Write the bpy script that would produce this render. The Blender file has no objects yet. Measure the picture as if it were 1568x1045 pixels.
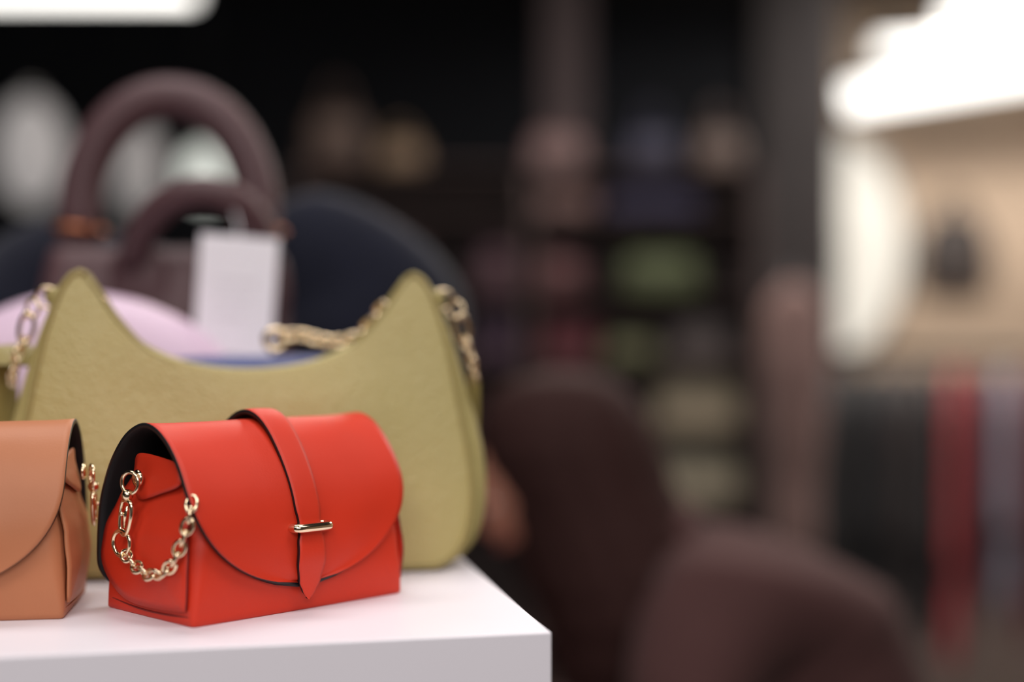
import bpy, math, random
from mathutils import Vector, Matrix, noise
random.seed(7)
scn = bpy.context.scene
COL = scn.collection
scn.view_settings.view_transform = 'Standard'
scn.view_settings.look = 'None'
PI = math.pi

# ---------------------------------------------------------------- materials
def lin(c):
    out = []
    for x in c:
        x /= 255.0
        out.append(x/12.92 if x <= 0.04045 else ((x+0.055)/1.055)**2.4)
    return (*out, 1.0)

def mat(name, rgb, rough=0.5, metal=0.0, bump=0.0, bscale=400, bdist=0.0004, var=0.0, vscale=8,
        coat=0.0, sheen=0.0, kind='NOISE', spec=0.5, emit=None, estr=0.0, stretch=None):
    m = bpy.data.materials.new(name); m.use_nodes = True
    nt = m.node_tree; b = nt.nodes['Principled BSDF']
    b.inputs['Base Color'].default_value = lin(rgb)
    b.inputs['Roughness'].default_value = rough
    b.inputs['Metallic'].default_value = metal
    b.inputs['Specular IOR Level'].default_value = spec
    b.inputs['Coat Weight'].default_value = coat
    b.inputs['Sheen Weight'].default_value = sheen
    if emit:
        b.inputs['Emission Color'].default_value = lin(emit)
        b.inputs['Emission Strength'].default_value = estr
    tc = nt.nodes.new('ShaderNodeTexCoord')
    vec = tc.outputs['Object']
    if stretch:
        mp = nt.nodes.new('ShaderNodeMapping'); mp.inputs['Scale'].default_value = stretch
        nt.links.new(vec, mp.inputs['Vector']); vec = mp.outputs['Vector']
    n2 = nt.nodes.new('ShaderNodeTexNoise'); n2.inputs['Scale'].default_value = vscale
    n2.inputs['Detail'].default_value = 4
    nt.links.new(vec, n2.inputs['Vector'])
    if var > 0:
        mx = nt.nodes.new('ShaderNodeMix'); mx.data_type = 'RGBA'
        c = lin(rgb)
        mx.inputs[6].default_value = tuple(max(0, x*(1-var)) for x in c[:3])+(1,)
        mx.inputs[7].default_value = tuple(min(1, x*(1+var)) for x in c[:3])+(1,)
        nt.links.new(n2.outputs['Fac'], mx.inputs[0])
        nt.links.new(mx.outputs[2], b.inputs['Base Color'])
    if bump > 0:
        if kind == 'VORONOI':
            t = nt.nodes.new('ShaderNodeTexVoronoi'); t.inputs['Scale'].default_value = bscale
            t.feature = 'SMOOTH_F1'
            out = t.outputs['Distance']
        else:
            t = nt.nodes.new('ShaderNodeTexNoise'); t.inputs['Scale'].default_value = bscale
            t.inputs['Detail'].default_value = 3
            out = t.outputs['Fac']
        nt.links.new(vec, t.inputs['Vector'])
        bp = nt.nodes.new('ShaderNodeBump'); bp.inputs['Strength'].default_value = bump
        bp.inputs['Distance'].default_value = bdist
        nt.links.new(out, bp.inputs['Height'])
        nt.links.new(bp.outputs['Normal'], b.inputs['Normal'])
    return m

M = {}
M['red'] = mat('red_smooth_leather', (208, 50, 24), .5, bump=.18, bscale=600, var=.08, vscale=20, spec=.4)
M['tan'] = mat('tan_smooth_leather', (182, 115, 79), .5, bump=.18, bscale=600, var=.08, vscale=20, spec=.4)
M['edge'] = mat('black_edge_paint', (12, 12, 18), .45, bump=.1, bscale=300)
M['lining'] = mat('black_lining', (12, 12, 16), .8, bump=.2, bscale=800)
M['olive'] = mat('olive_pebbled_leather', (181, 166, 108), .45, bump=.85, bscale=380, bdist=.0011, kind='VORONOI', var=.08, vscale=10)
M['olive_edge'] = mat('olive_piping_leather', (152, 137, 82), .5, bump=.3, bscale=500, var=.06)  # piping darker than the panels: groove shadow put into its colour
M['gold'] = mat('pale_gold_metal', (236, 214, 180), .16, metal=1.0, bump=.03, bscale=200)
M['table'] = mat('white_laminate', (239, 234, 242), .38, bump=.03, bscale=250, var=.02, vscale=5)
M['seam'] = mat('dark_red_seam', (120, 20, 14), .6, bump=.1)
M['steel'] = mat('brushed_steel', (160, 158, 155), .3, metal=1, bump=.05)
M['black_metal'] = mat('black_metal', (20, 20, 22), .4, metal=.6, bump=.05)
def lampmat(name, rgb, s, base=(240, 240, 240)):
    return mat(name, base, .5, emit=rgb, estr=s, bump=.01)

# ---------------------------------------------------------------- helpers
def empty(name, loc=(0, 0, 0), rz=0.0):
    e = bpy.data.objects.new(name, None); COL.objects.link(e)
    e.empty_display_size = .05
    e.location = loc; e.rotation_euler = (0, 0, rz)
    return e

def mesh(name, verts, faces, mats, parent=None, smooth=True, want=None, midx=None, loc=None, rot=None):
    me = bpy.data.meshes.new(name)
    if want is not None:
        w = Vector(want); tot = 0
        for f in faces[::max(1, len(faces)//60)]:
            a, b, c = [Vector(verts[i]) for i in f[:3]]
            tot += (b-a).cross(c-a).dot(w)
        if tot < 0: faces = [tuple(reversed(f)) for f in faces]
    me.from_pydata([tuple(v) for v in verts], [], faces)
    me.validate()
    for m in (mats if isinstance(mats, (list, tuple)) else [mats]): me.materials.append(m)
    if smooth:
        me.polygons.foreach_set('use_smooth', [True]*len(me.polygons))
    if midx:
        for p, i in zip(me.polygons, midx): p.material_index = i
    o = bpy.data.objects.new(name, me); COL.objects.link(o)
    if parent: o.parent = parent
    if loc: o.location = loc
    if rot: o.rotation_euler = rot
    return o

def recalc(o):
    import bmesh
    bm = bmesh.new(); bm.from_mesh(o.data)
    bmesh.ops.recalc_face_normals(bm, faces=bm.faces); bm.to_mesh(o.data); bm.free()

def cat(pts, n):
    P = [Vector(p) for p in pts]
    P = [P[0]*2-P[1]] + P + [P[-1]*2-P[-2]]
    dense = []
    for i in range(1, len(P)-2):
        p0, p1, p2, p3 = P[i-1:i+3]
        for k in range(24):
            t = k/24
            dense.append(.5*((2*p1)+(p2-p0)*t+(2*p0-5*p1+4*p2-p3)*t*t+(3*p1-p0-3*p2+p3)*t**3))
    dense.append(P[-2])
    L = [0]
    for a, b in zip(dense, dense[1:]): L.append(L[-1]+(b-a).length)
    out = []; j = 0
    for k in range(n):
        s = L[-1]*k/(n-1)
        while j < len(L)-2 and L[j+1] < s: j += 1
        t = (s-L[j])/max(1e-12, L[j+1]-L[j])
        out.append(dense[j].lerp(dense[j+1], min(1, max(0, t))))
    return out

def tube_data(pts, r, closed=False, ns=10, caps=True, flat=1.0):
    P = [Vector(p) for p in pts]; n = len(P)
    rs = r if isinstance(r, (list, tuple)) else [r]*n
    V, F = [], []
    def tan(i):
        if closed: return (P[(i+1) % n]-P[i-1]).normalized()
        return (P[min(n-1, i+1)]-P[max(0, i-1)]).normalized()
    t = tan(0); a = Vector((0, 0, 1)) if abs(t.z) < .9 else Vector((1, 0, 0))
    nrm = (a-t*a.dot(t)).normalized()
    for i in range(n):
        t = tan(i); nrm = (nrm-t*nrm.dot(t)).normalized(); bi = t.cross(nrm)
        for k in range(ns):
            an = 2*PI*k/ns
            V.append(P[i]+(nrm*math.cos(an)*flat+bi*math.sin(an))*rs[i])
    for i in range(n if closed else n-1):
        j = (i+1) % n
        for k in range(ns):
            F.append((i*ns+k, i*ns+(k+1) % ns, j*ns+(k+1) % ns, j*ns+k))
    if caps and not closed:
        F.append(tuple(reversed(range(ns)))); F.append(tuple((n-1)*ns+k for k in range(ns)))
    return V, F

def join_data(parts):
    V, F = [], []
    for v, f in parts:
        o = len(V); V += list(v); F += [tuple(i+o for i in ff) for ff in f]
    return V, F

def tube(name, pts, r, m, parent=None, **k):
    v, f = tube_data(pts, r, **k)
    return mesh(name, v, f, m, parent)

def ring_pts(c, n, R, up=None, R2=None, N=28):
    c = Vector(c); n = Vector(n).normalized()
    u = Vector(up) if up else (Vector((0, 0, 1)) if abs(n.z) < .9 else Vector((1, 0, 0)))
    u = (u-n*u.dot(n)).normalized(); v = n.cross(u)
    R2 = R2 or R
    return [c+u*R*math.cos(2*PI*k/N)+v*R2*math.sin(2*PI*k/N) for k in range(N)]

def chain_data(pts, ll=.0075, lw=.0052, wire=.00085, roll0=0.):
    total = sum((Vector(b)-Vector(a)).length for a, b in zip(pts, pts[1:]))
    n = max(3, int(total/(ll*.68))+1)
    C = cat(pts, n*3-2)[::3] if n > 2 else pts
    parts = []
    for i, c in enumerate(C):
        t = (C[min(len(C)-1, i+1)]-C[max(0, i-1)]).normalized()
        a = Vector((1, 0, 0)) if abs(t.x) < .8 else Vector((0, 1, 0))
        n0 = (a-t*a.dot(t)).normalized(); b0 = t.cross(n0)
        an = roll0+(.65 if i % 2 else -.65)
        nn = n0*math.cos(an)+b0*math.sin(an)
        parts.append(tube_data(ring_pts(c, nn, ll/2, up=t, R2=lw/2, N=16), wire, closed=True, ns=7))
    return join_data(parts)

def box_data(x0, x1, y0, y1, z0, z1):
    V = [(x, y, z) for z in (z0, z1) for y in (y0, y1) for x in (x0, x1)]
    F = [(0, 2, 3, 1), (4, 5, 7, 6), (0, 1, 5, 4), (2, 6, 7, 3), (0, 4, 6, 2), (1, 3, 7, 5)]
    return V, F

def box(name, b, m, parent=None, bevel=0.0, loc=None, rz=0.0):
    v, f = box_data(*b)
    o = mesh(name, v, f, m, parent, smooth=False, loc=loc)
    o.rotation_euler = (0, 0, rz)
    if bevel:
        md = o.modifiers.new('bevel', 'BEVEL'); md.width = bevel; md.segments = 3
    return o

def rrect(x0, x1, y0, y1, r, nc=5, ns=7):
    pts = []
    cs = [(x1-r, y1-r, 0), (x0+r, y1-r, 90), (x0+r, y0+r, 180), (x1-r, y0+r, 270)]
    for i, (cx, cy, a0) in enumerate(cs):
        arc = [(cx+r*math.cos(math.radians(a0+90*k/nc)), cy+r*math.sin(math.radians(a0+90*k/nc))) for k in range(nc+1)]
        pts += arc
        nx, ny, na = cs[(i+1) % 4]
        e = (nx+r*math.cos(math.radians(na)), ny+r*math.sin(math.radians(na)))
        for k in range(1, ns): pts.append((arc[-1][0]+(e[0]-arc[-1][0])*k/ns, arc[-1][1]+(e[1]-arc[-1][1])*k/ns))
    return pts

def interp(tab, x):
    if x <= tab[0][0]: return tab[0][1:]
    for a, b in zip(tab, tab[1:]):
        if x <= b[0]:
            t = (x-a[0])/(b[0]-a[0]); t = t*t*(3-2*t)
            return [p+(q-p)*t for p, q in zip(a[1:], b[1:])]
    return tab[-1][1:]

def loft(name, sections, m, parent=None, cap0=True, cap1=True):
    n = len(sections[0]); V, F = [], []
    for s in sections: V += s
    for i in range(len(sections)-1):
        for k in range(n):
            F.append((i*n+k, i*n+(k+1) % n, (i+1)*n+(k+1) % n, (i+1)*n+k))
    if cap0: F.append(tuple(reversed(range(n))))
    if cap1: F.append(tuple((len(sections)-1)*n+k for k in range(n)))
    return mesh(name, V, F, m, parent)

def sheet(name, outline, place, m, parent, want, rings=8, thick=.0016, n=72, rim=None):
    O = cat(list(outline)+[outline[0]], n+1)[:-1]
    cx = sum(p[0] for p in O)/n; cy = sum(p[1] for p in O)/n
    V, F = [], []
    for i in range(rings):
        r = 1-i/rings
        for p in O: V.append(place(cx+(p[0]-cx)*r, cy+(p[1]-cy)*r, r))
    V.append(place(cx, cy, 0)); c = len(V)-1
    for i in range(rings-1):
        for k in range(n): F.append((i*n+k, i*n+(k+1) % n, (i+1)*n+(k+1) % n, (i+1)*n+k))
    for k in range(n): F.append(((rings-1)*n+k, (rings-1)*n+(k+1) % n, c))
    o = mesh(name, V, F, [m, rim or m], parent, want=want)
    md = o.modifiers.new('solid', 'SOLIDIFY'); md.thickness = thick; md.offset = -1
    md.material_offset_rim = 1
    return o

def pillow(name, outline, T, m, parent=None, n=64, rings=9, p=3.0, wob=0.0, seed=0, loc=None, rot=None):
    O = cat([(a, 0, c) for a, c in outline]+[(outline[0][0], 0, outline[0][1])], n+1)[:-1]
    c0 = sum(O, Vector())/n
    V, F = [], []
    layers = []
    for side in (-1, 1):
        rr = range(rings+1) if side < 0 else range(rings-1, -1, -1)
        for i in rr:
            r = math.sin(PI/2*i/rings)
            b = side*T/2*max(0, 1-r**p)**.5
            row = []
            for q in (O if i > 0 else [c0]):
                v = c0+(q-c0)*r; v = Vector((v.x, b, v.z))
                if wob and i > 0:
                    d = noise.noise(v*9+Vector((seed, 0, 0)))+.5*noise.noise(v*22+Vector((seed, 3, 0)))
                    v.y += side*wob*d*(1-r**6)
                row.append(len(V)); V.append(v)
            layers.append(row)
    for A, B in zip(layers, layers[1:]):
        if len(A) == 1:
            for k in range(n): F.append((A[0], B[k], B[(k+1) % n]))
        elif len(B) == 1:
            for k in range(n): F.append((A[k], B[0], A[(k+1) % n]))
        else:
            for k in range(n): F.append((A[k], B[k], B[(k+1) % n], A[(k+1) % n]))
    o = mesh(name, V, F, m, parent, loc=loc, rot=rot); recalc(o)
    return o

# ---------------------------------------------------------------- room
TZ = 1.0
CZ = 1.17
def room():
    M['floor'] = mat('dark_floor_tiles', (62, 52, 50), .35, bump=.05, bscale=20, var=.2, vscale=3)
    M['ceil'] = mat('dark_painted_ceiling', (12, 14, 18), .9, bump=.1, bscale=40, var=.2)
    M['wdark'] = mat('charcoal_wall_paint', (20, 24, 32), .9, bump=.1, bscale=60, var=.3, vscale=1.5)
    M['wbeige'] = mat('beige_wall_paint', (204, 182, 160), .85, bump=.1, bscale=60, var=.08, vscale=1.2)
    M['wfront'] = mat('grey_wall_paint', (150, 144, 142), .85, bump=.1, bscale=60, var=.1, vscale=2)
    M['wains'] = mat('dark_brown_panelling', (62, 50, 48), .7, bump=.1, bscale=60, var=.15, vscale=2)
    X0, X1, Y0, Y1, H = -4, 4.2, -3, 7.5, 3.0
    box('floor', (X0, X1, Y0, Y1, -.1, 0), M['floor'])
    box('ceiling', (X0, X1, Y0, Y1, H, H+.1), M['ceil'])
    box('wall_left', (X0-.1, X0, Y0, Y1, 0, H), M['wdark'])
    box('wall_right', (X1, X1+.1, Y0, Y1, 0, H), M['wbeige'])
    box('wall_front', (X0, X1, Y0-.1, Y0, 0, H), M['wfront'])
    box('wall_back', (X0, 1.45, Y1, Y1+.1, 0, H), M['wdark'])
    box('wall_back_right', (1.45, X1, Y1, Y1+.1, 0, H), M['wbeige'])
    box('trim_1', (1.45, X1, Y1-.02, Y1, 0, 1.0), M['wains'])
    box('baseboard_back', (X0, 1.45, Y1-.02, Y1, 0, .1), M['black_metal'])
    box('baseboard_right', (X1-.02, X1, Y0, Y1-.02, 0, .1), M['black_metal'])
room()

# ---------------------------------------------------------------- display table
TH = math.radians(12.3)
tb = empty('display_table', (.0232, .830, 0), TH)
box('table_top', (-1.7, 0, 0, .95, TZ-.2, TZ), M['table'], tb, bevel=.0012)
box('plinth_body', (-1.698, -.002, .002, .948, .06, TZ-.2), M['table'], tb)
box('plinth_toe_kick', (-1.66, -.04, .04, .91, 0, .06), M['black_metal'], tb)

# ---------------------------------------------------------------- small flap bag
def flap_bag(origin, theta, leather, ends=(0,), drape=True, seed=1):
    L = .165; e = empty('flap_handbag', origin, theta)
    U0 = [(0, .0), (.012, -.0005), (.03, -.001), (.05, .001), (.07, .005), (.095, .011)]
    VF = [(0, 0.), (.02, -.0015), (.045, -.001), (.065, .003), (.095, .017)]
    VB = [(0, .098), (.02, .0985), (.045, .0965), (.07, .090), (.095, .074)]
    RR = [(0, .003), (.012, .005), (.03, .010), (.06, .013), (.095, .012)]
    u0 = lambda w: interp(U0, w)[0]
    secs = []
    hs = [0, .0012, .004, .01, .018, .028, .038, .048, .058, .068, .078, .087, .094]
    for w in hs:
        a = u0(w); ins = .0012 if w == 0 else 0
        s = []
        for x, y in rrect(a+ins, L-a-ins, interp(VF, w)[0]+ins, interp(VB, w)[0]-ins, interp(RR, w)[0]):
            n = noise.noise(Vector((x*18+seed, y*18, w*18)))*.0014*min(1, w/.02)
            d = Vector((x-L/2, y-.049, 0)).normalized()
            s.append(Vector((x+d.x*n, y+d.y*n, w)))
        secs.append(s)
    body = loft('body', secs, [leather, M['lining']], e)
    body.data.polygons[-1].material_index = 1

    pan = [(.004, .0095), (.03, .0075), (.061, .0075), (.078, .0115), (.093, .022), (.0995, .035), (.0975, .052),
           (.089, .068), (.079, .082), (.072, .094), (.05, .0965), (.026, .0955), (.017, .092), (.010, .078), (.004, .05), (.002, .03)]
    tab = [(.018, .0945), (.032, .098), (.064, .100), (.069, .090), (.063, .079), (.053, .0725), (.032, .0775), (.0145, .084)]
    for k, mir in enumerate((0, 1)):
        mu = (lambda u: L-u) if mir else (lambda u: u)
        wn = (1, 0, 0) if mir else (-1, 0, 0)
        sm = M['seam'] if leather is M['red'] else leather
        sheet('gusset_%d' % (k+1), pan, lambda p, q, r: Vector((mu(u0(q)-.0022-.0042*(1-r**2)), p, q)),
              leather, e, wn, rim=sm)
        sheet('snap_tab_%d' % (k+1), tab, lambda p, q, r: Vector((mu(u0(q)-.0078-.002*(1-r**2)), p, q)),
              leather, e, wn, rings=5, thick=.0014, rim=sm)
        tube('base_fold_%d' % (k+1), cat([Vector((mu(.0004), .003, .006)), Vector((mu(-.0002), .03, .0045)), Vector((mu(-.0002), .06, .0045)), Vector((mu(.0004), .094, .0075))], 12),
             .0006, sm, e, ns=6)
        if k not in ends: continue
        g = []
        V, F = [], []
        prof = [(0, .0052), (.001, .0055), (.0022, .0045), (.003, .0025), (.0033, 0.0002)]
        for (h, rr_) in prof:
            for q in range(20):
                V.append(Vector((mu(-.0035-h), .0535+rr_*math.cos(2*PI*q/20), .0855+rr_*math.sin(2*PI*q/20))))
        for i in range(len(prof)-1):
            for q in range(20): F.append((i*20+q, i*20+(q+1) % 20, (i+1)*20+(q+1) % 20, (i+1)*20+q))
        g.append((V, F))
        Q = lambda u, v, w: Vector((mu(u), v, w))
        g.append(tube_data(ring_pts(Q(-.0095, .0535, .083), (1, .3, 0), .0066, N=24), .0012, closed=True, ns=8))
        g.append(tube_data([Q(-.0105, .0545, .0785), Q(-.0105, .0548, .0765), Q(-.0105, .0552, .0745), Q(-.0105, .0555, .0725)], [.0026, .0036, .0036, .0026], ns=12))
        hk = [(.0555, .0725), (.0510, .0705), (.0500, .065), (.0520, .058), (.0550, .0525), (.0595, .051), (.0630, .0545),
              (.0630, .061), (.0612, .0685), (.0590, .072)]
        hp = cat([Q(-.0105, a, b) for a, b in hk]+[Q(-.0105, *hk[0])], 41)[:-1]
        g.append(tube_data(hp, .0015, closed=True, ns=8))
        g.append(tube_data([Q(-.0105, .0545, .069), Q(-.011, .0565, .0625), Q(-.0105, .0588, .0555)], [.0010, .0016, .0010], ns=8))
        g.append(tube_data([Q(-.011, .0575, .064), Q(-.014, .0575, .064)], .0013, ns=8))
        if drape:
            g.append(tube_data(ring_pts(Q(-.0105, .0615, .0455), (1, .15, 0), .0078, N=32), .0015, closed=True, ns=9))
            g.append(chain_data([Q(-.011, .055, .0385), Q(-.0115, .044, .0335), Q(-.0115, .0265, .030), Q(-.010, .010, .0355), Q(-.0075, .001, .050), Q(-.0045, -.003, .065), Q(-.0015, -.001, .074)],
                            ll=.0100, lw=.0070, wire=.00115))
        v, f = join_data(g)
        o = mesh('chain_hardware_%d' % (k+1), v, f, M['gold'], e); recalc(o)

    prof = [(.1005, .014), (.1025, .035), (.1010, .062), (.095, .080), (.0855, .096), (.070, .1105), (.052, .1183), (.038, .1175),
            (.025, .1105), (.0140, .0995), (.0055, .087), (-.0008, .074), (-.005, .060), (-.0066, .046), (-.0066, .033), (-.0055, .019)]
    N = 110
    C = cat([(0, a, b) for a, b in prof], N)
    uc = L/2-.0016
    itop = max(range(N), key=lambda i: C[i].z)
    V, F, nu = [], [], 40
    HW = .0842
    for i, c in enumerate(C):
        hw = HW
        if i > itop and c.z < .086:
            hw = HW*math.sqrt(max(0.0004, 1-((.086-c.z)/.0672)**2.15))
        elif i < itop and c.z < .03:
            hw = HW*(1-.1*((.03-c.z)/.016)**2)
        t_ = (C[min(N-1, i+1)]-C[max(0, i-1)]).normalized(); nrm = Vector((0, t_.z, -t_.y))
        if nrm.dot(c-Vector((0, .049, .05))) < 0: nrm = -nrm
        for j in range(nu+1):
            t = -1+2*j/nu
            dz = .0014*noise.noise(Vector((t*2.2+seed, i*.045, 0)))+.0010*abs(t)**5
            V.append(Vector((uc+hw*t, c.y, c.z))+nrm*dz)
    for i in range(N-1):
        for j in range(nu):
            a = i*(nu+1)+j
            F.append((a, a+nu+1, a+nu+2, a+1))
    fl = mesh('flap', V, F, [leather, M['lining'], M['edge']], e, want=None)
    if fl.data.polygons[itop*nu+nu//2].normal.z < 0: fl.data.flip_normals()
    md = fl.modifiers.new('solid', 'SOLIDIFY'); md.thickness = .003; md.offset = -1
    md.material_offset = 1; md.material_offset_rim = 2

    off = .0034
    sp = [(p[0], p[1]) for p in prof]+[(-.0045, .008)]
    C2 = cat([(0, a, b) for a, b in sp], 120)
    V, F, nu = [], [], 8
    it2 = max(range(120), key=lambda i: C2[i].z)
    for i, c in enumerate(C2):
        t = (C2[min(119, i+1)]-C2[max(0, i-1)]).normalized(); nrm = Vector((0, t.z, -t.y))
        if nrm.dot(c-Vector((0, .049, .05))) < 0: nrm = -nrm
        lift = off+.0038*math.exp(-((i-it2)/12)**2)
        if i > it2:
            w = c.z
            hw = interp([(.008, .0004), (.012, .0045), (.02, .0082), (.032, .0105), (.044, .0100), (.051, .0082), (.056, .0082), (.066, .0095), (.12, .0102)], w)[0]
            lift += .002*math.exp(-((w-.036)/.012)**2)
        else: hw = .0102
        for j in range(nu+1):
            tt = -1+2*j/nu
            V.append(Vector((uc-.0005+hw*tt, c.y, c.z))+nrm*(lift-.0005*tt*tt))
    for i in range(119):
        for j in range(nu):
            a = i*(nu+1)+j; F.append((a, a+nu+1, a+nu+2, a+1))
    st = mesh('closure_strap', V, F, [leather, M['lining'], M['edge']], e)
    if st.data.polygons[it2*nu+3].normal.z < 0: st.data.flip_normals()
    md = st.modifiers.new('solid', 'SOLIDIFY'); md.thickness = .003; md.offset = -1
    md.material_offset = 1; md.material_offset_rim = 2
    cy = -.0085; lp = []
    for k in range(40):
        an = 2*PI*k/40; ca, sa = math.cos(an), math.sin(an)
        lp.append(Vector((uc+.0132*math.copysign(abs(ca)**.5, ca), cy+.0046*math.copysign(abs(sa)**.6, sa), .0535)))
    tube('metal_loop', lp, .0029, M['gold'], e, closed=True, ns=12)
    return e

flap_bag((-.1886, .84, TZ), math.radians(46), M['red'], seed=1)
flap_bag((-.4365, .842, TZ), math.radians(9), M['tan'], ends=(1,), drape=False, seed=5)

# ---------------------------------------------------------------- olive hobo
def hobo():
    e = empty('olive_hobo_handbag', (-.1883, 1.0215, TZ+.0022), math.radians(10.2))
    e.scale = (1.058, 1.0, 1.0)
    Rp = [(.122, 0), (.143, .003), (.160, .018), (.1676, .0485), (.1655, .086), (.156, .124), (.143, .171), (.131, .2025), (.1235, .2145), (.1175, .2185), (.1125, .2155)]
    Tp = [(-.1125, .2155), (-.1055, .204), (-.093, .183), (-.074, .162), (-.043, .1475), (0, .1425), (.043, .1480), (.074, .163), (.093, .185), (.1055, .205), (.1125, .2155)]
    ns, nt = 72, 48
    R = cat([(a, 0, c) for a, c in Rp], nt); Lc = [Vector((-p.x, 0, p.z)) for p in R]
    T = cat([(a, 0, c) for a, c in Tp], ns)
    B = [Vector((-.122+.244*i/(ns-1), 0, 0)) for i in range(ns)]
    TT = lambda c: .068*(1-c/.26)+.010
    bc = .042
    ins = lambda z: .918+.062*max(0, min(1, (z-.10)/.11))
    def S(i, j, side):
        s = i/(ns-1); t = j/(nt-1)
        p = B[i]*(1-t)+T[i]*t+Lc[j]*(1-s)+R[j]*s-(B[0]*(1-s)*(1-t)+B[-1]*s*(1-t)+T[0]*(1-s)*t+T[-1]*s*t)
        bul = .007*(max(0, math.sin(PI*s))**.6)*(max(0, math.sin(PI*t))**.7)
        wr = .0036*noise.noise(Vector((p.x*12, p.z*12, side*3)))*min(1, 5*min(s, 1-s))*min(1, 5*min(t, 1-t))
        return Vector((p.x*ins(p.z), bc+side*(TT(p.z)/2+bul+wr), max(.0015, p.z)))
    for side, nm in ((-1, 'front_panel'), (1, 'back_panel')):
        V = [S(i, j, side) for j in range(nt) for i in range(ns)]
        F = [(j*ns+i, j*ns+i+1, (j+1)*ns+i+1, (j+1)*ns+i) for j in range(nt-1) for i in range(ns-1)]
        mesh(nm, V, F, M['olive'], e, want=(0, side, 0))
        edge = [S(0, j, side) for j in range(nt-1, -1, -1)]+[S(i, 0, side) for i in range(1, ns)]+[S(ns-1, j, side) for j in range(1, nt)]
        tube(nm+'_piping', edge, .0022, M['olive_edge'], e, ns=8)
        tube(nm+'_top_binding', [S(i, nt-1, side) for i in range(ns)], .0016, M['olive_edge'], e, ns=8)
    path = [Lc[j] for j in range(nt-1, -1, -1)]+[B[i] for i in range(1, ns)]+[R[j] for j in range(1, nt)]
    K = 10; V = []; F = []
    for p in path:
        for k in range(K+1):
            q = -1+2*k/K
            i0 = ins(p.z)
            f = i0+(1-i0)*math.sqrt(max(0, 1-abs(q)**2.5))
            V.append(Vector((p.x*f, bc+q*TT(p.z)/2, max(.0008, p.z))))
    for i in range(len(path)-1):
        for k in range(K):
            a = i*(K+1)+k; F.append((a, a+1, a+K+2, a+K+1))
    g = mesh('gusset', V, F, M['olive'], e); recalc(g)
    V = []; F = []
    for i in range(ns):
        for k in range(5):
            q = -1+2*k/4; p = S(i, nt-1, -1)
            V.append(Vector((p.x, bc+q*TT(p.z)/2, p.z-.004*(1-q*q))))
    for i in range(ns-1):
        for k in range(4):
            a = i*5+k; F.append((a, a+1, a+6, a+5))
    mesh('zip_tape', V, F, M['olive_edge'], e, want=(0, 0, 1))
    zc = [Vector((T[i].x*.97, bc, T[i].z-.002)) for i in range(4, ns-4)]
    tube('zip_teeth', zc, .0016, M['gold'], e, ns=6)
    for k, sg in enumerate((1, -1)):
        g = []
        X = lambda a, b, c: Vector((sg*a, b, c))
        g.append(tube_data(ring_pts(X(.1375, bc, .1995), (0, 1, .2), .0075, N=26), .0013, closed=True, ns=8))
        g.append(tube_data(ring_pts(X(.1465, bc-.004, .1915), (.7, .7, 0), .0065, N=26), .0012, closed=True, ns=8))
        hk = [(.148, .188), (.1450, .184), (.1450, .176), (.148, .169), (.151, .166), (.1545, .170), (.1545, .178), (.152, .186)]
        g.append(tube_data(cat([X(a, bc-.010, c) for a, c in hk]+[X(hk[0][0], bc-.010, hk[0][1])], 33)[:-1], .0015, closed=True, ns=8))
        g.append(tube_data([X(.149, bc-.010, .190), X(.1495, bc-.010, .184)], .0028, ns=10))
        g.append(chain_data([X(.1525, bc-.011, .166), X(.1555, bc-.012, .157), X(.158, bc-.010, .147), X(.160, bc-.004, .139)], ll=.010, lw=.0075, wire=.0012))
        v, f = join_data(g); o = mesh('strap_hardware_%d' % (k+1), v, f, M['gold'], e); recalc(o)
        pillow('ring_tab_%d' % (k+1), [(sg*.118, .196), (sg*.128, .207), (sg*.137, .205), (sg*.139, .197), (sg*.131, .191), (sg*.122, .188)], .012, M['olive_edge'], e, n=32, rings=5, loc=(0, bc, 0))
    pts = cat([(-.158, .040, .150), (-.163, .050, .163), (-.172, .060, .160), (-.176, .066, .130), (-.172, .07, .06), (-.155, .085, .022), (-.10, .104, .010), (0, .106, .006),
               (.10, .104, .008), (.150, .085, .03), (.160, .06, .08), (.160, .042, .138)], 90)
    V, F = [], []
    for i, p in enumerate(pts):
        t = (pts[min(89, i+1)]-pts[max(0, i-1)]).normalized()
        w = .016 if i < 30 else .010
        ax = Vector((.9, .42, 0)) if i < 45 else Vector((-.2, 1, 0))
        ax = (ax-t*ax.dot(t)).normalized()
        nn = t.cross(ax)
        for (q, h) in ((-w, -.0012), (w, -.0012), (w, .0012), (-w, .0012)):
            v_ = p+ax*q+nn*h; v_.z = max(v_.z, .0005); V.append(v_)
    for i in range(89):
        for k in range(4): F.append((i*4+k, i*4+(k+1) % 4, (i+1)*4+(k+1) % 4, (i+1)*4+k))
    o = mesh('shoulder_strap', V, F, M['olive_edge'], e); recalc(o)
    g = [chain_data([(.094, .056, .192), (.086, .066, .180), (.076, .074, .171), (.066, .078, .1675), (.052, .08, .168), (.038, .082, .172), (.028, .084, .172)], ll=.013, lw=.0095, wire=.0018)]
    g.append(tube_data(ring_pts((.018, .084, .169), (0, 1, 0), .008), .002, closed=True))
    v, f = join_data(g); o = mesh('carry_chain', v, f, M['gold'], e); recalc(o)
hobo()

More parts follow.
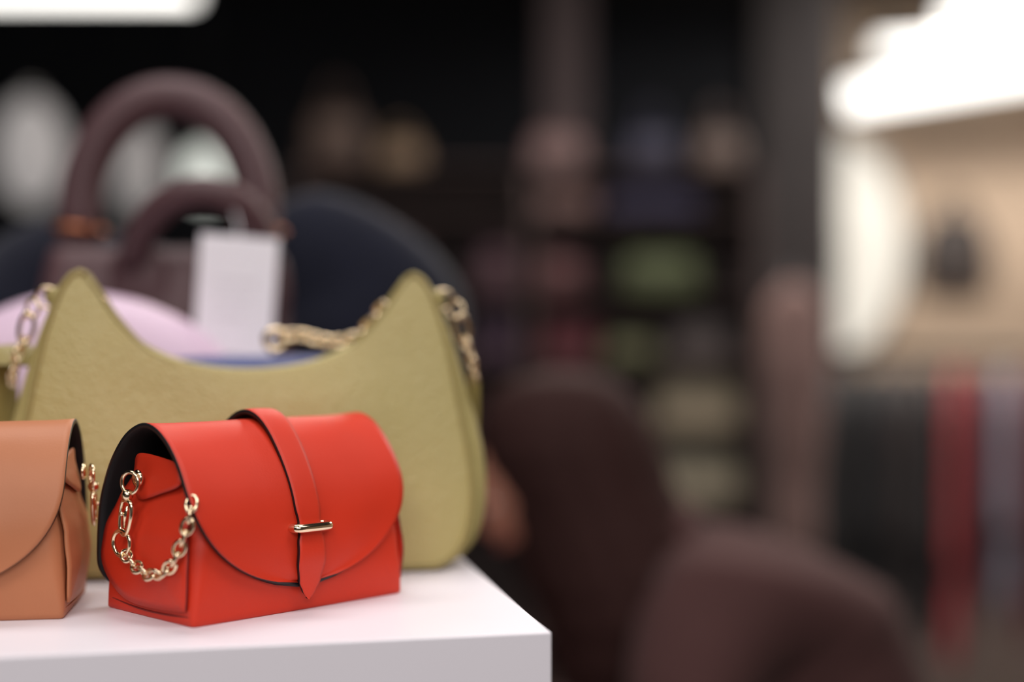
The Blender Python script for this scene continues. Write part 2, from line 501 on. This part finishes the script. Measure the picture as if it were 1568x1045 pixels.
# ---------------------------------------------------------------- bags standing behind (out of focus)
def arch(name, cx, cz, rx, rz, r, m, parent, y=0, tilt=0, drop=.03, roll=0):
    pts = [Vector((-rx, 0, -drop))]
    for k in range(33):
        a = PI-PI*k/32
        pts.append(Vector((rx*math.cos(a), 0, rz*math.sin(a))))
    pts.append(Vector((rx, 0, -drop)))
    Rm = Matrix.Rotation(tilt, 3, 'X') @ Matrix.Rotation(roll, 3, 'Y')
    pts = [Rm @ p+Vector((cx, y, cz)) for p in pts]
    return tube(name, pts, r, m, parent, ns=14)

M['lilac'] = mat('lilac_leather', (220, 192, 214), .42, bump=.2, bscale=300, var=.04)
lb = empty('lilac_halfmoon_handbag', (-.370, 1.262, TZ+.001), math.radians(8))
lb.scale = (1.05, .9, 1.0)
pillow('body', [(-.10, .0), (.10, .0), (.132, .04), (.130, .11), (.100, .168), (.05, .200), (0, .212), (-.05, .208), (-.105, .178), (-.137, .115), (-.138, .04)], .09, M['lilac'], lb, p=4)
M['peri'] = mat('navy_blue_leather', (66, 76, 128), .5, bump=.2, bscale=300, var=.1)
pb = empty('blue_clutch_bag', (-.205, 1.172, TZ+.001), math.radians(10))
pillow('body', [(-.085, .0), (.085, .0), (.095, .03), (.092, .13), (.08, .150), (0, .154), (-.08, .150), (-.092, .13), (-.095, .03)], .045, M['peri'], pb, p=5)
pillow('flap', [(-.09, .08), (0, .06), (.09, .08), (.093, .13), (.08, .153), (0, .157), (-.08, .153), (-.093, .13)], .052, M['peri'], pb, p=6)

M['mauve'] = mat('mauve_brown_leather', (76, 48, 52), .55, bump=.2, bscale=250, var=.1)
mb = empty('brown_top_handle_handbag', (-.346, 1.42, TZ), math.radians(4))
secs = []
for w, hx, hy in [(0, .118, .052), (.01, .124, .057), (.06, .127, .058), (.14, .124, .052), (.2, .120, .042), (.245, .114, .03), (.262, .110, .024)]:
    secs.append([Vector((x, y, w)) for x, y in rrect(-hx, hx, -hy, hy, .02)])
loft('body', secs, M['mauve'], mb)
arch('handle_back', 0, .30, .089, .118, .022, M['mauve'], mb, y=.022, tilt=math.radians(-3), drop=.06)
arch('handle_front', .038, .244, .062, .085, .0155, M['mauve'], mb, y=-.030, tilt=math.radians(36), drop=.02, roll=math.radians(16))
cop = mat('copper_ring', (170, 105, 70), .3, metal=1, bump=.02)
for k, (x, y) in enumerate(((-.09, .022), (.09, .022))):
    tube('handle_ring_%d' % (k+1), ring_pts((x, y, .283), (.1, 0, 1), .0255), .0032, cop, mb, closed=True)
for k, (x, y) in enumerate(((-.09, .022), (.09, .022), (-.02, -.03), (.095, -.03))):
    pillow('handle_patch_%d' % (k+1), [(x-.028, .20), (x, .185), (x+.028, .20), (x+.026, .25), (x, .265), (x-.026, .25)], .016, M['mauve'], mb, n=30, rings=4, loc=(0, .030 if y > 0 else -.034, 0))
M['tag'] = mat('white_card', (250, 246, 252), .6, bump=.05, bscale=200)
M['ink'] = mat('grey_print', (234, 230, 236), .7, bump=.05)
tg = empty('price_tag', (-.256, 1.318, 1.211), math.radians(-4))
o = box('card', (-.037, .037, -.0006, .0006, -.056, .056), M['tag'], tg, bevel=.0004); o.rotation_euler = (math.radians(4), math.radians(5), 0)
for k in range(3):
    p = box('print_line_%d' % k, (-.02, .02-.006*k, -.0012, -.0004, .012-.016*k, .016-.016*k), M['ink'], tg); p.rotation_euler = (math.radians(4), math.radians(5), 0)
tube('cord', cat([(.002, 0, .048), (.0, .01, .065), (-.006, .02, .078), (-.010, .026, .083)], 14), .0008, M['tag'], tg)

M['navy'] = mat('navy_wool', (22, 24, 38), .95, bump=.6, bscale=160, bdist=.002, var=.25, vscale=40, sheen=.15, spec=.2)
nb = empty('navy_slouch_handbag', (-.335, 1.60, TZ+.004), math.radians(6))
pillow('body', [(-.15, .002), (.15, .002), (.23, .05), (.275, .14), (.285, .205), (.255, .26), (.20, .305), (.13, .335), (.08, .325), (0, .265), (-.09, .28), (-.16, .305), (-.22, .29), (-.265, .25), (-.285, .2), (-.27, .12), (-.23, .05)],
       .15, M['navy'], nb, p=4, wob=.010)

# ---------------------------------------------------------------- seated shopper
def skin_fig(name, verts, edges, radii, m, parent, root=0, sub=2):
    me = bpy.data.meshes.new(name); me.from_pydata(verts, edges, []); me.materials.append(m)
    o = bpy.data.objects.new(name, me); COL.objects.link(o); o.parent = parent
    o.modifiers.new('skin', 'SKIN').use_smooth_shade = True
    for i, r in enumerate(radii):
        sv = me.skin_vertices[0].data[i]; sv.radius = (r, r) if not isinstance(r, tuple) else r
        sv.use_root = (i == root)
    s = o.modifiers.new('sub', 'SUBSURF'); s.levels = sub; s.render_levels = sub
    return o

def person():
    coat = mat('plum_brown_coat', (76, 52, 51), .95, bump=.4, bscale=120, bdist=.002, var=.15, vscale=12, sheen=.04, spec=.12)
    trous = mat('dark_trousers', (28, 28, 34), .9, bump=.3, bscale=200)
    skin = mat('skin', (222, 154, 130), .5, bump=.1, bscale=300, var=.06)
    hairm = mat('dark_brown_hair', (54, 33, 31), .75, bump=.6, bscale=60, bdist=.003, var=.35, vscale=30, stretch=(6, 6, .5), spec=.15)
    shoe = mat('black_shoes', (18, 18, 18), .4, bump=.1)
    lip = mat('lips', (160, 80, 78), .5, bump=.05); eyem = mat('eye_white', (225, 220, 215), .2, bump=.02); iris = mat('iris', (40, 26, 20), .2, bump=.02)
    e = empty('seated_shopper', (0, 2.0, 0))
    V = [(.46, 0, .50), (.455, 0, .62), (.410, 0, .722), (.325, 0, .785), (.235, 0, .84), (.15, 0, .905),
         (.26, -.13, .79), (.225, -.185, .72), (.205, -.215, .56), (.12, -.19, .575), (.03, -.14, .605),
         (.27, .13, .80), (.255, .185, .72), (.235, .215, .56), (.13, .19, .575), (.03, .14, .605)]
    E = [(0, 1), (1, 2), (2, 3), (3, 4), (4, 5), (3, 6), (6, 7), (7, 8), (8, 9), (9, 10), (3, 11), (11, 12), (12, 13), (13, 14), (14, 15)]
    Rr = [.15, .165, .170, .152, .128, .085, .11, .09, .065, .05, .04, .10, .08, .06, .05, .04]
    skin_fig('coat', V, E, Rr, coat, e)
    V = [(.46, 0, .50), (.40, -.09, .50), (.22, -.10, .505), (.0, -.11, .50), (.01, -.11, .30), (.03, -.11, .10),
         (.40, .09, .50), (.22, .10, .505), (.0, .11, .50), (.01, .11, .30), (.03, .11, .10)]
    E = [(0, 1), (1, 2), (2, 3), (3, 4), (4, 5), (0, 6), (6, 7), (7, 8), (8, 9), (9, 10)]
    skin_fig('trousers', V, E, [.13, .10, .085, .065, .058, .048, .10, .085, .065, .058, .048], trous, e)
    for k, y in enumerate((-.11, .11)):
        skin_fig('shoe_%d' % (k+1), [(.05, y, .045), (-.02, y, .045), (-.10, y, .035), (-.15, y, .03)], [(0, 1), (1, 2), (2, 3)], [.04, .043, .038, .026], shoe, e)
        s = -1 if k == 0 else 1
        hv = [(.03, s*.14, .605), (-.01, s*.135, .608), (-.045, s*.13, .600)]; he = [(0, 1), (1, 2)]; hr = [.026, (.022, .034), (.018, .036)]
        for fi, (dy, ln) in enumerate(((-.028, .060), (-.010, .070), (.009, .066), (.027, .052))):
            b = len(hv)
            hv += [(-.052, s*.13+dy, .598), (-.052-ln*.45, s*.13+dy*1.15, .594), (-.052-ln*.8, s*.13+dy*1.2, .578), (-.052-ln*.95, s*.13+dy*1.2, .562)]
            he += [(2, b), (b, b+1), (b+1, b+2), (b+2, b+3)]; hr += [.0095, .009, .008, .007]
        b = len(hv); hv += [(-.02, s*.13-s*.035, .60), (-.045, s*.13-s*.055, .592), (-.066, s*.13-s*.062, .582)]
        he += [(1, b), (b, b+1), (b+1, b+2)]; hr += [.012, .010, .008]
        skin_fig('hand_%d' % (k+1), hv, he, hr, skin, e)
    hm = Matrix.Translation((.047, 0, .973)) @ Matrix.Rotation(PI, 4, 'Z') @ Matrix.Rotation(math.radians(26), 4, 'Y')
    VV, FF = [], []; nu, nv = 48, 36
    for j in range(nv+1):
        ph = PI*j/nv
        for i in range(nu):
            th = 2*PI*i/nu
            x, y, z = math.sin(ph)*math.cos(th), math.sin(ph)*math.sin(th), math.cos(ph)
            X = x*.096; Y = y*.076; Z = z*.115
            if z < 0:
                k = -z
                Y *= 1-.32*k
                X = X*(1-.18*k)+.018*k
            if x > .4:
                n = math.exp(-(y/.16)**2-((z+.12)/.17)**2); X += .020*n*(1.2 if z < -.1 else .8)
                for s in (-1, 1): X -= .007*math.exp(-((y-s*.38)/.18)**2-((z-.06)/.13)**2)
                X += .006*math.exp(-(y/.3)**2-((z+.45)/.09)**2)
                X += .006*math.exp(-(y/.25)**2-((z+.8)/.15)**2)
                X += .004*math.exp(-((z-.2)/.09)**2)*math.exp(-(y/.6)**2)
            VV.append(hm @ Vector((X, Y, Z)))
    for j in range(nv):
        for i in range(nu): FF.append((j*nu+i, (j+1)*nu+i, (j+1)*nu+(i+1) % nu, j*nu+(i+1) % nu))
    hd = mesh('head', VV, FF, skin, e); recalc(hd)
    for s in (-1, 1):
        nm = 'left' if s < 0 else 'right'
        def ell(name, c, r, m):
            v, f = [], []
            for j in range(13):
                for i in range(16):
                    ph = PI*j/12; th = 2*PI*i/16
                    v.append(hm @ Vector((c[0]+r[0]*math.sin(ph)*math.cos(th), c[1]+r[1]*math.sin(ph)*math.sin(th), c[2]+r[2]*math.cos(ph))))
            for j in range(12):
                for i in range(16): f.append((j*16+i, (j+1)*16+i, (j+1)*16+(i+1) % 16, j*16+(i+1) % 16))
            return mesh(name, v, f, m, e)
        ell('eye_'+nm, (.079, s*.029, .007), (.009, .013, .007), eyem)
        ell('iris_'+nm, (.085, s*.029, .005), (.0045, .006, .006), iris)
        ell('ear_'+nm, (-.004, s*.077, -.005), (.018, .007, .03), skin)
    ell('lips', (.094, 0, -.052), (.008, .022, .007), lip)
    skin_fig('neck', [(.15, 0, .87), (.11, 0, .93), (.08, 0, .97)], [(0, 1), (1, 2)], [.055, .052, .05], skin, e)
    tab = [(.68, .07, .30, .09), (.74, .055, .305, .108), (.80, .035, .30, .118), (.85, .012, .28, .118), (.90, -.002, .257, .116), (.94, -.015, .236, .114), (.98, -.035, .218, .114), (1.02, -.048, .205, .114), (1.06, -.045, .190, .108),
           (1.09, -.03, .172, .096), (1.11, -.010, .152, .078), (1.122, .015, .13, .054), (1.129, .05, .10, .02)]
    secs = []
    for k_ in range(51):
        z = .68+.449*k_/50
        xl, xr, ry = interp(tab, z)
        ss = []
        for k in range(72):
            a = 2*PI*k/72
            f = 1+.03*math.sin(a*17+z*9)+.02*math.sin(a*31-z*15)
            ss.append(Vector(((xl+xr)/2+(xr-xl)/2*math.cos(a)*f, ry*math.sin(a)*f, z)))
        secs.append(ss)
    h = loft('hair', secs, hairm, e); recalc(h)
    st = empty('round_stool', (.46, 2.0, 0))
    wood = mat('stool_wood', (90, 60, 40), .5, bump=.2, bscale=30, var=.2)
    v, f = tube_data([(0, 0, .305), (0, 0, .315), (0, 0, .335), (0, 0, .345)], [.17, .18, .18, .17], ns=40)
    mesh('seat', v, f, wood, st, smooth=False)
    for k in range(4):
        a = PI/4+k*PI/2
        tube('leg_%d' % (k+1), [(.12*math.cos(a), .12*math.sin(a), .305), (.17*math.cos(a), .17*math.sin(a), 0)], .014, M['black_metal'], st)
person()

# ---------------------------------------------------------------- background furniture
def bag(name, x, y, z, w, h, d, rgb, rz=0, handle=.5):
    e = empty(name, (x, y, z), rz)
    m = mat(name+'_leather', rgb, .6, bump=.2, bscale=80, var=.12)
    secs = []
    for t, k, kd in [(0, .94, .9), (.05, 1, 1), (.5, .98, .95), (.85, .9, .7), (1, .84, .5)]:
        secs.append([Vector((px, py, h*t)) for px, py in rrect(-w/2*k, w/2*k, -d/2*kd, d/2*kd, d*.18)])
    loft('body', secs, m, e)
    if handle:
        arch('handle', 0, h*.98, w*.22, h*handle, max(.006, w*.03), m, e, drop=.01)
    tube('trim', [(-w*.48, -d*.5, h*.62), (0, -d*.5, h*.5), (w*.48, -d*.5, h*.62)], .004, m, e)
    return e

def shelves():
    wd = mat('dark_shelf_wood', (62, 49, 48), .7, bump=.2, bscale=20, var=.25)
    e = empty('display_shelf', (0, 4.95, 0))
    x0, x1, H = -.75, .86, 1.78
    for nm, xx in (('side_left', x0), ('side_mid', .06), ('side_right', x1)):
        box(nm, (xx-.015, xx+.015, 0, .36, 0, H), wd, e)
    box('back_panel', (x0, x1, .34, .36, 0, H), wd, e)
    for k, z in enumerate((.12, .60, .86, 1.10, 1.34, 1.62, 1.78)):
        box('shelf_%d' % k, (x0, x1, 0, .35, z-.012, z), wd, e)
    Y = 5.1
    bag('green_handbag', .53, Y, 1.34, .28, .14, .16, (62, 73, 41), handle=.3)
    bag('yellow_green_pouch', .42, Y, 1.10, .18, .08, .12, (90, 93, 64), handle=0)
    bag('grey_pouch', .67, Y, 1.10, .22, .15, .12, (78, 70, 70), handle=0)
    bag('cream_tote_bag', .66, Y, .86, .30, .21, .14, (156, 145, 124), handle=.1)
    bag('cream_handbag', .66, Y, .60, .30, .21, .14, (160, 152, 132), handle=.1)
    bag('olive_pouch', .45, Y, .12, .3, .38, .15, (80, 92, 50), handle=.2)
    bag('moss_pouch', .40, Y, .60, .14, .16, .12, (74, 82, 50), handle=0)
    bag('red_handbag', .17, Y, 1.34, .16, .13, .12, (80, 42, 46), handle=.3)
    bag('crimson_pouch', .20, Y, 1.10, .2, .16, .12, (90, 36, 46), handle=0)
    bag('purple_handbag', -.05, Y, 1.10, .14, .20, .12, (74, 54, 74), handle=.1)
    bag('plum_handbag', -.05, Y, 1.34, .14, .20, .12, (76, 50, 60), handle=.1)
    bag('indigo_handbag', .50, Y, 1.62, .34, .10, .14, (40, 40, 70), handle=0)
    bag('rose_handbag', .19, Y, 1.62, .20, .12, .14, (112, 88, 86), handle=0)
    bag('dusty_pink_handbag', .16, Y, 1.78, .2, .12, .14, (104, 82, 82), handle=.3)
    bag('beige_handbag', -.40, Y, 1.78, .16, .10, .12, (108, 90, 70), handle=.6)
    bag('brown_handbag', -.63, Y, 1.78, .2, .2, .14, (62, 46, 38), handle=.6)
    bag('mauve_handbag', -.42, Y, 1.34, .24, .2, .14, (90, 66, 68), handle=.1)
    bag('taupe_handbag', .74, Y, 1.78, .15, .13, .12, (96, 82, 76), handle=.8)
    bag('navy_handbag', .50, Y, 1.78, .18, .13, .12, (34, 36, 60), handle=.8)
shelves()

pm = mat('brown_column_paint', (66, 56, 58), .8, bump=.1, bscale=30, var=.1)
c = empty('column', (0, 0, 0))
box('shaft', (.12, .30, 5.6, 5.81, .1, 2.95), pm, c, bevel=.01)
box('base', (.10, .32, 5.58, 5.83, 0, .1), pm, c); box('capital', (.10, .32, 5.58, 5.83, 2.95, 3.0), pm, c)
dk = mat('dark_pillar_paint', (38, 32, 33), .8, bump=.1, bscale=30, var=.1)
c = empty('column', (0, 0, 0))
box('shaft', (1.02, 1.36, 5.9, 6.2, .1, 2.95), dk, c, bevel=.01)
box('base', (1.0, 1.38, 5.88, 6.22, 0, .1), dk, c); box('capital', (1.0, 1.38, 5.88, 6.22, 2.95, 3.0), dk, c)

shirt = [(-.05, .03), (0, .02), (.05, .03), (.17, -.03), (.215, -.12), (.235, -.45), (.20, -.47), (.19, -.7), (0, -.72), (-.19, -.7), (-.20, -.47), (-.235, -.45), (-.215, -.12), (-.17, -.03)]
def rack():
    e = empty('clothes_rack', (0, 4.4, 0))
    tube('rail', [(.92, 0, 1.13), (2.4, 0, 1.13)], .014, M['black_metal'], e)
    for k, x in enumerate((.94, 2.38)):
        tube('post_%d' % k, [(x, 0, 1.13), (x, 0, .03)], .014, M['black_metal'], e)
        tube('foot_%d' % k, [(x, -.22, .02), (x, .22, .02)], .018, M['black_metal'], e)
    cols = [(22, 22, 26), (28, 26, 30), (20, 20, 26), (56, 46, 46), (24, 24, 28), (170, 58, 64), (112, 32, 46), (142, 152, 168), (134, 48, 58), (60, 40, 48), (40, 40, 50), (150, 70, 66), (24, 24, 30), (60, 66, 90), (130, 110, 100), (30, 30, 34), (90, 30, 40), (40, 60, 60)]
    x = 1.0
    for k, cc in enumerate(cols):
        m = mat('garment_cloth_%d' % k, cc, .9, bump=.3, bscale=100, var=.2, sheen=.1)
        sc = random.uniform(.95, 1.25)
        ol = [(a, b*sc) for a, b in shirt]
        pillow('garment_%d' % k, ol, random.uniform(.06, .08), m, e, p=3, wob=.016, seed=k*3, loc=(x, 0, 1.06), rot=(0, math.radians(random.uniform(-2, 3)), math.radians(random.uniform(66, 78))))
        tube('hanger_%d' % k, cat([(x, 0, 1.07), (x, 0, 1.10), (x+.012, 0, 1.12), (x+.006, 0, 1.146), (x-.010, 0, 1.142)], 12), .003, M['steel'], e)
        x += .074
rack()

cs = empty('coat_stand', (.75, 3.85, 0))
rose = mat('dusty_rose_coat_cloth', (128, 102, 97), .9, bump=.3, bscale=60, var=.1, sheen=.1)
tube('pole', [(0, 0, .02), (0, 0, 1.36)], .014, M['black_metal'], cs)
for k in range(3):
    a = k*2*PI/3+.4
    tube('foot_%d' % k, [(0, 0, .1), (.14*math.cos(a), .14*math.sin(a), .012)], .012, M['black_metal'], cs)
pillow('hanging_coat', [(-.03, 1.32), (.03, 1.32), (.08, 1.26), (.09, 1.1), (.065, .8), (.05, .5), (-.05, .5), (-.065, .8), (-.09, 1.1), (-.08, 1.26)], .12, rose, cs, p=3, wob=.015, loc=(0, -.075, 0))

m1 = empty('oval_mirror', (1.66, 7.35, 1.66))
fr = [(.39*math.cos(2*PI*k/48), 0, .58*math.sin(2*PI*k/48)) for k in range(48)]
tube('frame', fr, .02, M['steel'], m1, closed=True)
mesh('reflection_glow', [(0, 0, 0)]+fr, [(0, k+1, (k+1) % 48+1) for k in range(48)], lampmat('mirror_reflection_glow', (255, 247, 232), .72, base=(150, 148, 142)), m1, want=(0, -1, 0))  # bright reflection imitated by emission; the mirror is no lamp
box('wall_mount', (-.05, .05, .0, .15, -.05, .05), M['black_metal'], m1)
hb = empty('black_wall_bag', (2.32, 7.44, 1.42))
bm_ = mat('black_leather', (64, 56, 54), .6, bump=.2, bscale=60)
pillow('body', [(-.14, 0), (.14, 0), (.19, .1), (.16, .35), (0, .42), (-.16, .35), (-.19, .1)], .1, bm_, hb)
arch('handle', 0, .36, .08, .16, .012, bm_, hb)

# ---------------------------------------------------------------- lamps
def tube_lamp(x0, x1, y, z, r, strength, dz=0, rgb=(255, 252, 245)):
    e = empty('linear_pendant_lamp', (0, 0, 0))
    tube('diffuser', [(x0, y, z), (x1, y, z+dz)], r, lampmat('lamp_diffuser', rgb, strength), e, ns=16)
    tube('housing', [(x0, y, z+r*1.1), (x1, y, z+dz+r*1.1)], r*.6, M['black_metal'], e, ns=8)
    for k, t in enumerate((.06, .94)):
        x = x0+(x1-x0)*t
        tube('cable_%d' % k, [(x, y, z+dz*t+r), (x, y, 3.0)], .004, M['black_metal'], e, ns=6)
tube_lamp(1.30, 3.2, 5.5, 2.11, .06, 2.6, dz=.30)
tube_lamp(1.54, 3.4, 6.0, 2.40, .045, 2.4, dz=.1)
tube_lamp(1.92, 3.6, 6.3, 2.60, .06, 2.6, dz=.1)
tube_lamp(-2.6, -1.12, 5.0, 2.395, .03, 3, dz=.0)

def globe(x, y, z, rx, rz_, s, rgb=(235, 228, 225)):  # bright round mirrors built as glowing globes, cords and caps added
    e = empty('glowing_mirror_globe', (x, y, z))
    V, F = [], []
    for j in range(17):
        for i in range(24):
            ph = PI*j/16; th = 2*PI*i/24
            V.append((rx*math.sin(ph)*math.cos(th), rx*math.sin(ph)*math.sin(th), rz_*math.cos(ph)))
    for j in range(16):
        for i in range(24): F.append((j*24+i, (j+1)*24+i, (j+1)*24+(i+1) % 24, j*24+(i+1) % 24))
    mesh('glow_shape', V, F, lampmat('round_mirror_glow', rgb, s, base=(120, 116, 116)), e)
    tube('cord', [(0, 0, rz_), (0, 0, 3.0-z)], .005, M['black_metal'], e, ns=6)
    tube('cap', [(0, 0, rz_*.95), (0, 0, rz_+.04)], .03, M['steel'], e)
globe(-1.86, 5.5, 1.90, .13, .21, .36)
globe(-1.50, 5.7, 1.86, .10, .19, .26)
globe(-1.19, 5.5, 1.81, .085, .105, 1.0, (240, 245, 235))

def added_panel(x, y, z, sx, sy, power, tilt=(0, 0, 0), rgb=(1, .96, .93)):  # unseen area lights added over the scene, housings and rods included
    e = empty('added_panel_light', (x, y, z))
    h = empty('head'); h.parent = e; h.rotation_euler = tilt
    box('frame_housing', (-sx/2-.03, sx/2+.03, -sy/2-.03, sy/2+.03, .01, .05), M['black_metal'], h)
    l = bpy.data.lights.new('panel_area_light', 'AREA'); l.shape = 'RECTANGLE'; l.size = sx; l.size_y = sy; l.energy = power; l.color = rgb
    o = bpy.data.objects.new('panel_area_light', l); COL.objects.link(o); o.parent = h
    tube('hanger_rod', [(0, 0, .04), (0, 0, 3.0-z)], .006, M['black_metal'], e, ns=6)
added_panel(.3, -1.5, 2.3, 1.8, .8, 30, tilt=(math.radians(52), 0, 0))  # put behind the camera to brighten table and bag fronts
added_panel(-.8, -.3, 2.6, 1.4, .7, 18)
added_panel(.9, .4, 2.6, 1.4, .7, 15)
added_panel(-.4, 1.4, 2.7, 1.4, .5, 18)
added_panel(.1, 3.9, 2.85, 1.4, .4, 42, rgb=(1, .87, .78))  # added to lift the shelf area
added_panel(1.8, 3.4, 2.85, 1.2, .4, 36, rgb=(1, .92, .86))  # added to bring more light onto the rack clothes
added_panel(2.4, 5.6, 2.85, 1.2, .4, 100, rgb=(1, .93, .86))  # added to brighten the beige wall

w = bpy.data.worlds.new('world'); scn.world = w; w.use_nodes = True
w.node_tree.nodes['Background'].inputs[0].default_value = (.05, .055, .07, 1)
w.node_tree.nodes['Background'].inputs[1].default_value = 1

# ---------------------------------------------------------------- camera
cam = bpy.data.cameras.new('camera'); co = bpy.data.objects.new('camera', cam); COL.objects.link(co)
co.location = (0, 0, CZ); co.rotation_euler = (PI/2, 0, 0)
cam.lens = 50; cam.sensor_width = 36; cam.clip_start = .05
cam.dof.use_dof = True; cam.dof.focus_distance = .885; cam.dof.aperture_fstop = 1.25
scn.camera = co
